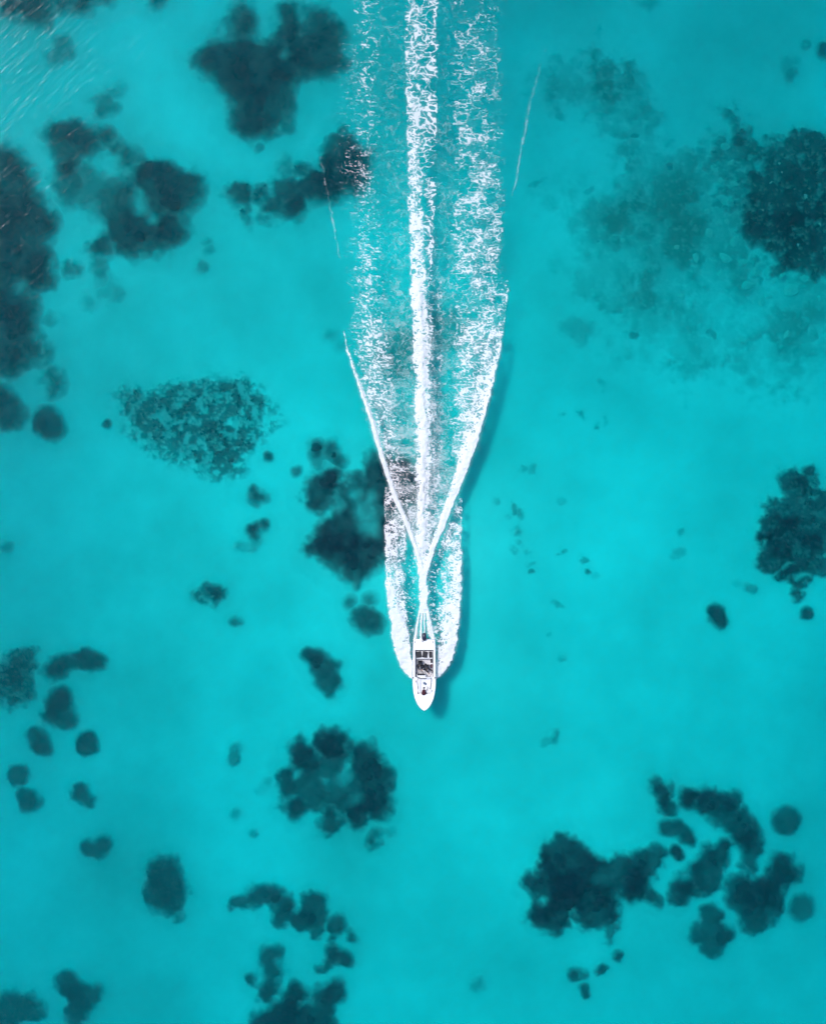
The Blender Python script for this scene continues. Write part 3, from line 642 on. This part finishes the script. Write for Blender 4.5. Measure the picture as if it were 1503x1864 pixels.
# ------------------------------------------------------------------ speedboat
m_gel = simple('white_gelcoat', (0.86, 0.845, 0.85), 0.3, 0.03, 3.0)
m_nonskid = simple('pale_deck', (0.8, 0.785, 0.79), 0.75, 0.06, 14.0, 0.15)
m_floor = simple('pale_floor', (0.62, 0.6, 0.62), 0.8, 0.12, 9.0, 0.1)
m_black = simple('black_vinyl', (0.009, 0.008, 0.013), 0.5, 0.35, 12.0, 0.15)
m_navy = simple('navy_cowling', (0.016, 0.017, 0.04), 0.3, 0.2, 5.0)
m_trim = simple('dark_trim', (0.05, 0.05, 0.06), 0.5, 0.2, 6.0)
m_steel = simple('steel', (0.6, 0.61, 0.63), 0.25, 0.05, 5.0, metal=1.0)
m_white_v = simple('white_vinyl', (0.78, 0.765, 0.77), 0.6, 0.06, 10.0, 0.1)
m_blue = simple('blue_grey_cloth', (0.10, 0.15, 0.22), 0.9, 0.25, 12.0, 0.2)
m_maroon = simple('maroon_cloth', (0.05, 0.006, 0.014), 0.9, 0.3, 10.0, 0.3)
m_plum = simple('plum_cloth', (0.07, 0.02, 0.05), 0.9, 0.3, 10.0, 0.3)
m_skin = simple('skin', (0.42, 0.25, 0.17), 0.6, 0.1, 10.0)
m_hair = simple('hair', (0.015, 0.012, 0.012), 0.6, 0.3, 30.0)
m_dark_cloth = simple('dark_cloth', (0.02, 0.02, 0.03), 0.9, 0.3, 12.0, 0.2)
m_shorts = simple('dark_trousers', (0.03, 0.03, 0.045), 0.9, 0.3, 12.0, 0.2)
m_glass, N, L = mat('tinted_glass')
pb = N['Principled BSDF']; pb.inputs['Base Color'].default_value = (0.12, 0.16, 0.2, 1); pb.inputs['Roughness'].default_value = 0.05
pb.inputs['Alpha'].default_value = 0.55

BY = 1227.0
def by(py):
    return (BY - py) / PPM
boat_px = 771.8
boat = tag(link('speedboat', None, loc=((boat_px - CX) / PPM, (CY - BY) / PPM, 0.0)), 'white open speedboat with dark cockpit and navy outboard at the tip of the foam', 'boat')
def bm_obj(name, bm, m, parent=boat, smooth=False, bevel=0.0):
    bmesh.ops.recalc_face_normals(bm, faces=bm.faces)
    me = bpy.data.meshes.new(name); bm.to_mesh(me); bm.free()
    if smooth:
        me.polygons.foreach_set('use_smooth', [True] * len(me.polygons))
    o = link(name, me, m, parent)
    if bevel:
        md = o.modifiers.new('bevel', 'BEVEL'); md.width = bevel; md.segments = 3; md.limit_method = 'ANGLE'
    return o
def box(name, c, s, m, parent=boat, bevel=0.03, rz=0.0, rx=0.0):
    bm = bmesh.new()
    bmesh.ops.create_cube(bm, size=1, matrix=Matrix.Translation(c) @ Matrix.Rotation(rz, 4, 'Z') @ Matrix.Rotation(rx, 4, 'X') @ Matrix.Diagonal((*s, 1)))
    return bm_obj(name, bm, m, parent, False, bevel)
def tube_bm(bm, pts, r, n=8, closed=False):
    pts = [Vector(p) for p in pts]
    k = len(pts); rings = []
    for i, p in enumerate(pts):
        a = pts[i - 1] if (i > 0 or closed) else p
        c = pts[(i + 1) % k] if (i < k - 1 or closed) else p
        d = (c - a).normalized()
        u = d.cross(Vector((0, 0, 1)))
        u = u.normalized() if u.length > 1e-3 else Vector((1, 0, 0))
        w = d.cross(u)
        rings.append([bm.verts.new(p + (u * math.cos(t) + w * math.sin(t)) * r) for t in [2 * math.pi * q / n for q in range(n)]])
    for i in range(k if closed else k - 1):
        A, B = rings[i], rings[(i + 1) % k]
        for q in range(n):
            bm.faces.new((A[q], A[(q + 1) % n], B[(q + 1) % n], B[q]))
    if not closed:
        bm.faces.new(rings[0]); bm.faces.new(rings[-1])
def tube(name, pts, r, m, parent=boat, closed=False, n=8):
    bm = bmesh.new(); tube_bm(bm, pts, r, n, closed)
    return bm_obj(name, bm, m, parent, True)

half = [(3.2, .97), (2.5, 1.0), (1.5, 1.02), (.5, 1.03), (-.4, 1.04), (-.9, 1.03), (-1.4, .985), (-1.8, .92), (-2.15, .83), (-2.45, .71), (-2.7, .585), (-2.9, .45), (-3.05, .31), (-3.16, .185), (-3.22, .08), (-3.245, .012)]
def beam(y):
    h = sorted(half)
    return float(np.interp(y, [q[0] for q in h], [q[1] for q in h]))
def sheer(y):
    return 0.72 + 0.16 * float(sstep(0.5, -3.2, np.array(y)))
# hull: bottom, chine and topsides
bm = bmesh.new(); secs = []
for y, hb in half:
    t = float(sstep(-1.2, -3.24, np.array(y)))
    keel = -0.32 + 0.62 * t ** 1.5; ch = 0.02 + 0.42 * t; cb = hb * (.90 - .25 * t)
    zs = sheer(y)
    secs.append([bm.verts.new(v) for v in [(-hb, y, zs), (-(hb * .55 + cb * .45), y, (zs * .5 + ch * .5)), (-cb, y, ch), (0, y, keel), (cb, y, ch), (hb * .55 + cb * .45, y, zs * .5 + ch * .5), (hb, y, zs)]])
for A, B in zip(secs, secs[1:]):
    for q in range(6):
        bm.faces.new((A[q], A[q + 1], B[q + 1], B[q]))
bm.faces.new(secs[0]); bm.faces.new(secs[-1])
bm_obj('hull', bm, m_gel, smooth=False)
tube('rub_rail', [(-h - .012, y, sheer(y) - .05) for y, h in half] + [(h + .012, y, sheer(y) - .05) for y, h in half[::-1]], .022, m_steel, closed=True)
CO0, CO1, COW = by(1182), by(1231), 0.82       # cockpit opening
BO0, BO1 = by(1234), by(1262)                  # bow well
def bow_w(y):
    return min(.62, beam(y) - .34)
def strip(name, ys, inner, m, side=None):
    """deck plate between the sheer and an inner edge, with its own thickness"""
    bm = bmesh.new()
    sides = (-1, 1) if side is None else (side,)
    for sgn in sides:
        prev = None
        for y in ys:
            z = sheer(y) + .012
            a = [bm.verts.new((sgn * (beam(y) - .004), y, z)), bm.verts.new((sgn * inner(y), y, z + .02)), bm.verts.new((sgn * inner(y), y, z - .05)), bm.verts.new((sgn * (beam(y) - .004), y, z - .02))]
            if prev:
                for q in range(4):
                    bm.faces.new((prev[q], prev[(q + 1) % 4], a[(q + 1) % 4], a[q]))
            else:
                bm.faces.new(a)
            prev = a
        bm.faces.new(prev)
    return bm_obj(name, bm, m)
lin = lambda a, c, n: [a + (c - a) * i / (n - 1) for i in range(n)]
strip('rear_deck', lin(3.19, CO0, 6), lambda y: 0.0, m_gel)
for sd in (-1, 1):
    strip('side_deck', lin(CO0 - .003, CO1, 10), lambda y: COW, m_nonskid, sd)
    strip('bow_deck', lin(CO1 - .15, BO1, 9), bow_w, m_gel, sd)
strip('foredeck', lin(BO1 - .003, -3.24, 12), lambda y: 0.0, m_gel)
box('bulkhead', (0, CO1 - .075, .47), (1.9, .145, .56), m_gel, bevel=.02)
box('cockpit_floor', (0, (CO0 + CO1) / 2, .2), (1.66, CO0 - CO1, .06), m_floor, bevel=0)
box('bow_floor', (0, (BO0 + BO1) / 2, .60), (1.2, abs(BO0 - BO1) + .1, .05), m_white_v, bevel=0)
for sd in (-1, 1):
    box('cockpit_liner', (sd * (COW + .02), (CO0 + CO1) / 2, .46), (.035, CO0 - CO1, .5), m_gel, bevel=0)
box('transom_liner', (0, CO0 + .02, .46), (1.66, .035, .5), m_gel, bevel=0)
cz = .755
tube('coaming', [(-COW + .01, CO0 - .02, cz), (COW - .01, CO0 - .02, cz), (COW - .01, CO1 + .4, cz), (COW - .01, CO1 + .02, cz)], .018, m_trim)
tube('coaming', [(-COW + .01, CO0 - .02, cz), (-COW + .01, CO1 + .4, cz), (-COW + .01, CO1 + .02, cz)], .018, m_trim)
# rear bench: cushions
bench = box('rear_bench', (0, by(1190.5), .36), (1.58, .62, .30), m_white_v, bevel=.03)
for cx_, w_, rz_ in ((-.5, .5, .1), (.07, .46, -.16), (.58, .3, .07)):
    box('cushion', (cx_, by(1190.5), .56), (w_, .54, .12), m_black, bench, .04, rz=rz_)
box('bench_rail', (0.02, by(1197.6), .57), (1.5, .07, .1), m_white_v, bevel=.02)
# helm console with wheel, windscreen
con = box('console', (-.28, by(1228.5), .5), (.86, .3, .5), m_white_v, bevel=.05)
box('dashboard', (-.28, by(1226.5), .765), (.74, .16, .05), m_trim, con, .015, rx=.35)
wc = Vector((-.29, by(1223.2), .8)); ring = []
for q in range(20):
    t = 2 * math.pi * q / 20
    ring.append(wc + Vector((math.cos(t) * .2, math.sin(t) * .2 * .8, math.sin(t) * .2 * .6)))
bm = bmesh.new(); tube_bm(bm, ring, .022, 8, True)
for t in (0.5, 2.6, 4.7):
    tube_bm(bm, [wc, wc + Vector((math.cos(t) * .2, math.sin(t) * .16, math.sin(t) * .12))], .014)
bm_obj('steering_wheel', bm, m_black, con, True)
ws = tube('windscreen', [(-.8, by(1221), .78), (-.74, by(1229.5), 1.0), (-.3, by(1233), 1.03), (.2, by(1232.6), 1.03), (.55, by(1229), 1.0), (.8, by(1220), .78)], .018, m_trim)
bm = bmesh.new()
tp = [(-.8, by(1221), .78), (-.74, by(1229.5), 1.0), (-.3, by(1233), 1.03), (.2, by(1232.6), 1.03)]
bt = [(-.8, by(1221.2), .77), (-.78, by(1231), .76), (-.32, by(1235), .76), (.2, by(1234.8), .76)]
T = [bm.verts.new(v) for v in tp]; B = [bm.verts.new(v) for v in bt]
for q in range(3):
    bm.faces.new((T[q], T[q + 1], B[q + 1], B[q]))
po = bm_obj('pane', bm, m_glass, ws)
md = po.modifiers.new('solid', 'SOLIDIFY'); md.thickness = .012
# second seat, side locker, side pads
def seat(cx_, py, rz):
    st = box('seat', (cx_, by(py), .38), (.46, .46, .22), m_white_v, bevel=.04, rz=rz)
    box('seat_pad', (cx_, by(py), .52), (.42, .40, .1), m_black, st, .04, rz=rz)
    o = Vector((-math.sin(rz), math.cos(rz), 0)) * .22
    box('backrest', (cx_ + o.x, by(py) + o.y, .68), (.42, .09, .32), m_black, st, .035, rz=rz)
seat(-.38, 1206.5, 0.0)
seat(.12, 1212.5, -.5)
lock = box('side_locker', (.66, by(1207), .37), (.26, .9, .3), m_white_v, bevel=.03)
box('locker_pad', (.66, by(1202), .55), (.2, .36, .08), m_black, lock, .03, rz=.1)
box('locker_pad', (.66, by(1211.5), .55), (.2, .34, .08), m_plum, lock, .03, rz=-.08)
# bow seating
for sd in (-1, 1):
    bm = bmesh.new(); prev = None
    for y in lin(BO0 - .1, BO1 + .12, 7):
        wo, wi = bow_w(y) - .01, bow_w(y) - .27
        a = [bm.verts.new((sd * wo, y, .75)), bm.verts.new((sd * wi, y, .74)), bm.verts.new((sd * wi, y, .61)), bm.verts.new((sd * wo, y, .61))]
        if prev:
            for q in range(4):
                bm.faces.new((prev[q], prev[(q + 1) % 4], a[(q + 1) % 4], a[q]))
        else:
            bm.faces.new(a)
        prev = a
    bm.faces.new(prev)
    bm_obj('bow_seat', bm, m_white_v, bevel=.02)
tube('grab_rail', [(.6, by(1232), .80), (.66, by(1236), .84), (.62, by(1244), .86), (.55, by(1251), .83), (.5, by(1253), .80)], .022, m_trim)
tube('grab_rail', [(-.6, by(1236), .80), (-.66, by(1238), .84), (-.62, by(1245), .86), (-.55, by(1252), .83)], .016, m_steel)
for x_, py in ((-.75, 1239), (.72, 1256), (-.82, 1168), (.82, 1168)):
    bm = bmesh.new(); z = sheer(by(py)) + .05
    tube_bm(bm, [(x_, by(py) - .09, z + .03), (x_, by(py) - .05, z), (x_, by(py) + .05, z), (x_, by(py) + .09, z + .03)], .022)
    bm_obj('cleat', bm, m_trim, smooth=True)
box('anchor_hatch', (0, by(1272), sheer(by(1272)) + .043), (.34, .26, .025), m_gel, bevel=.01)
# outboard
ob = box('outboard_motor', (0.0, 3.27, .42), (.26, .18, .7), m_trim, bevel=.04)
bm = bmesh.new()
prof = [(0, 3.16, .19, .06), (.12, 3.16, .2, .1), (.22, 3.17, .185, .09), (.3, 3.18, .15, .05)]
rings = []
for z_, y_, w_, _ in prof:
    rg = []
    for q in range(20):
        t = 2 * math.pi * q / 20
        cx_, cy_ = math.cos(t), math.sin(t)
        rg.append(bm.verts.new((w_ * math.copysign(abs(cx_) ** .6, cx_), y_ + .28 + .36 * (w_ / .2) * math.copysign(abs(cy_) ** .7, cy_), .72 + z_)))
    rings.append(rg)
for A, B in zip(rings, rings[1:]):
    for q in range(20):
        bm.faces.new((A[q], A[(q + 1) % 20], B[(q + 1) % 20], B[q]))
bm.faces.new(rings[0]); bm.faces.new(rings[-1])
bm_obj('cowling', bm, m_navy, ob, True)
box('lower_unit', (0, 3.45, .1), (.12, .34, 1.1), m_trim, ob, .03)
tube('tiller_bracket', [(0, 3.2, .74), (-.06, 3.08, .78), (-.14, 2.96, .79), (-.2, 3.12, .79)], .022, m_trim, ob)
tube('fuel_hose', [(.16, 3.3, .8), (.24, 3.22, .8), (.3, 3.3, .79), (.38, 3.2, .78), (.4, 3.32, .78)], .02, m_trim, ob)

# things lying on the boat
def lump(name, c, s, m, label, cat, seed, rz=0):
    bm = bmesh.new(); bmesh.ops.create_icosphere(bm, subdivisions=3, radius=1)
    rr = random.Random(seed); ph = [rr.uniform(0, 6) for _ in range(4)]
    for v in bm.verts:
        n = 1 + .08 * math.sin(3 * v.co.x + ph[0]) + .08 * math.sin(4 * v.co.y + ph[1]) + .05 * math.sin(5 * v.co.z + ph[2] + 3 * v.co.x)
        v.co = Vector((v.co.x * s[0] * n, v.co.y * s[1] * n, max(v.co.z, -.6) * s[2] * n))
    me = bpy.data.meshes.new(name); bm.to_mesh(me); bm.free()
    me.polygons.foreach_set('use_smooth', [True] * len(me.polygons))
    o = link(name, me, m, None, boat.location + Vector(c)); o.rotation_euler.z = rz
    return tag(o, label, cat)
lump('bean_bag', (-.03, by(1259.3), .82), (.23, .26, .17), m_maroon, 'dark maroon bag lying in the bow of the speedboat', 'bag', 3)
lump('rolled_towel', (.06, by(1243), .67), (.17, .1, .09), m_blue, 'blue-grey bundle on the bow floor of the speedboat', 'towel', 5, -.5)
lump('rope_coil', (-.02, by(1251), .66), (.1, .07, .07), m_dark_cloth, 'small dark bundle between the bow cushions of the speedboat', 'rope', 9, .5)
bm = bmesh.new()
tube_bm(bm, [(0, 0, 0), (.1, .1, .02), (.2, .1, .0), (.26, .24, .0), (.24, .42, .01)], .025)
me = bpy.data.meshes.new('mooring_rope'); bm.to_mesh(me); bm.free()
tag(link('mooring_rope', me, m_trim, None, boat.location + Vector((.06, by(1256.5), .79))), 'dark rope snaking up from the maroon bag in the bow', 'rope')

# ------------------------------------------------------------------ people in the cockpit
def capsule(bm, a, c, ra, rb, n=10):
    a, c = Vector(a), Vector(c)
    d = (c - a); ln = d.length; d = d.normalized() if ln > 1e-6 else Vector((0, 0, 1))
    u = d.orthogonal().normalized(); w = d.cross(u)
    st = []
    for k in range(5):
        t = -math.pi / 2 + (math.pi / 2) * k / 4
        st.append((a + d * ra * math.sin(t), ra * math.cos(t)))
    for k in range(5):
        t = (math.pi / 2) * k / 4
        st.append((c + d * rb * math.sin(t), rb * math.cos(t)))
    rings = []
    for p, r in st:
        r = max(r, 1e-4)
        rings.append([bm.verts.new(p + (u * math.cos(2 * math.pi * q / n) + w * math.sin(2 * math.pi * q / n)) * r) for q in range(n)])
    for A, B in zip(rings, rings[1:]):
        for q in range(n):
            bm.faces.new((A[q], A[(q + 1) % n], B[(q + 1) % n], B[q]))
    bm.faces.new(rings[0][::-1]); bm.faces.new(rings[-1])
def person(label, loc, rz, limbs, top, bottom):
    """limbs: (a, b, ra, rb, material index); joined, then voxel-fused to one skin"""
    bm = bmesh.new()
    for a, c, ra, rb, _ in limbs:
        capsule(bm, a, c, ra, rb)
    bmesh.ops.recalc_face_normals(bm, faces=bm.faces)
    me = bpy.data.meshes.new('body_source'); bm.to_mesh(me); bm.free()
    o = bpy.data.objects.new('body_source', me); C.objects.link(o)
    md = o.modifiers.new('fuse', 'REMESH'); md.mode = 'VOXEL'; md.voxel_size = 0.013
    sm = o.modifiers.new('smooth', 'SMOOTH'); sm.factor = .5; sm.iterations = 3
    bpy.context.view_layer.update()
    dg = bpy.context.evaluated_depsgraph_get()
    body = bpy.data.meshes.new_from_object(o.evaluated_get(dg))
    bpy.data.objects.remove(o)
    body.name = 'person'; body.materials.clear()
    for m in (m_skin, top, bottom, m_hair):
        body.materials.append(m)
    n = len(body.polygons)
    ctr = np.empty(n * 3, np.float32); body.polygons.foreach_get('center', ctr); ctr = ctr.reshape(-1, 3)
    best = np.full(n, 1e9); idx = np.zeros(n, np.int32)
    for a, c, ra, rb, mi in limbs:
        a, c = np.array(a, float), np.array(c, float)
        ab = c - a; t = np.clip(((ctr - a) @ ab) / max(ab @ ab, 1e-9), 0, 1)
        d = np.linalg.norm(ctr - (a + t[:, None] * ab), axis=1) - (ra + (rb - ra) * t)
        k = d < best; best[k] = d[k]; idx[k] = mi
    body.polygons.foreach_set('material_index', idx); body.polygons.foreach_set('use_smooth', np.ones(n, bool))
    body.update()
    p = link('person', body, None, None, loc); p.rotation_euler.z = rz
    return tag(p, label, 'person')
def hand(wrist, d, side):
    """palm, four curled fingers and a thumb beyond a wrist, pointing along d"""
    w, d = Vector(wrist), Vector(d).normalized()
    u = d.cross(Vector((0, 0, 1))).normalized(); dn = Vector((0, 0, -1))
    out_ = [(w, w + d * .07, .032, .036, 0)]
    for k, ln in ((-1.5, .06), (-.5, .075), (.5, .07), (1.5, .05)):
        k1 = w + d * .085 + u * k * .019; k2 = k1 + d * ln * .6 + dn * .012; k3 = k2 + dn * ln * .5 + d * .01
        out_ += [(k1, k2, .0095, .009, 0), (k2, k3, .009, .008, 0)]
    t1 = w + d * .03 + u * side * .03; t2 = t1 + u * side * .03 + d * .035 + dn * .01
    out_ += [(t1, t2, .012, .011, 0), (t2, t2 + d * .03 + dn * .015, .011, .009, 0)]
    return out_
def seated(arms, legs, lean=.05, head_turn=0.0):
    """hips at the origin on the seat, facing -y"""
    hip = Vector((0, 0, .1)); ch = Vector((0, -lean, .42)); nk = Vector((0, -lean * 1.2, .56)); hd = Vector((head_turn * .04, -lean * 1.4 - .02, .72))
    L_ = [((-.08, 0, .1), (.08, 0, .1), .125, .125, 2), (hip, (0, -lean * .5, .25), .13, .125, 1), ((-.05, -lean * .5, .26), (-.07, -lean, .40), .12, .12, 1), ((.05, -lean * .5, .26), (.07, -lean, .40), .12, .12, 1),
          ((-.15, -lean, .47), (.15, -lean, .47), .075, .075, 1), (nk + Vector((0, 0, -.06)), nk + Vector((0, 0, .05)), .055, .05, 0),
          (hd, hd + Vector((0, -.015, .03)), .085, .09, 0), (hd + Vector((0, .03, .04)), hd + Vector((0, .015, .065)), .09, .085, 3), (hd + Vector((0, -.09, -.005)), hd + Vector((0, -.105, -.015)), .013, .015, 0),
          (hd + Vector((-.09, 0, 0)), hd + Vector((-.095, 0, .02)), .018, .018, 0), (hd + Vector((.09, 0, 0)), hd + Vector((.095, 0, .02)), .018, .018, 0), (hd + Vector((0, -.055, -.06)), hd + Vector((0, -.05, -.07)), .045, .04, 0)]
    for sd, (el, wr) in zip((-1, 1), arms):
        sh = Vector((sd * .19, -lean, .47)); el, wr = Vector(el), Vector(wr)
        L_ += [(sh, sh.lerp(el, .55), .062, .055, 1), (sh.lerp(el, .5), el, .05, .046, 1), (el, wr, .046, .034, 1)] + hand(wr, wr - el, -sd)
    for sd, (kn, an) in zip((-1, 1), legs):
        hp = Vector((sd * .09, -.02, .09)); kn, an = Vector(kn), Vector(an)
        L_ += [(hp, hp.lerp(kn, .75), .09, .075, 2), (hp.lerp(kn, .7), kn, .072, .064, 2), (kn, an, .064, .046, 2), (an, an + Vector((0, -.16, -.04)), .04, .032, 0)]
    return [(Vector(a), Vector(c), ra, rb, m) for a, c, ra, rb, m in L_]
person('person in dark top sitting at the steering wheel of the speedboat', boat.location + Vector((-.38, by(1206.8), .57)), 0.0,
       seated([((-.3, -.22, .28), (-.12, -.52, .27)), ((.28, -.24, .28), (.2, -.52, .27))], [((-.14, -.42, .1), (-.14, -.48, -.26)), ((.14, -.42, .1), (.14, -.48, -.26))], .06), m_dark_cloth, m_shorts)
person('person in black clothes sitting sideways right of the driver in the speedboat', boat.location + Vector((.12, by(1212.2), .57)), .5,
       seated([((-.28, -.16, .24), (-.1, -.36, .16)), ((.33, .02, .26), (.48, -.18, .2))], [((-.1, -.44, .12), (-.06, -.62, -.24)), ((.2, -.42, .12), (.34, -.62, -.24))], .12, 1), m_dark_cloth, m_dark_cloth)
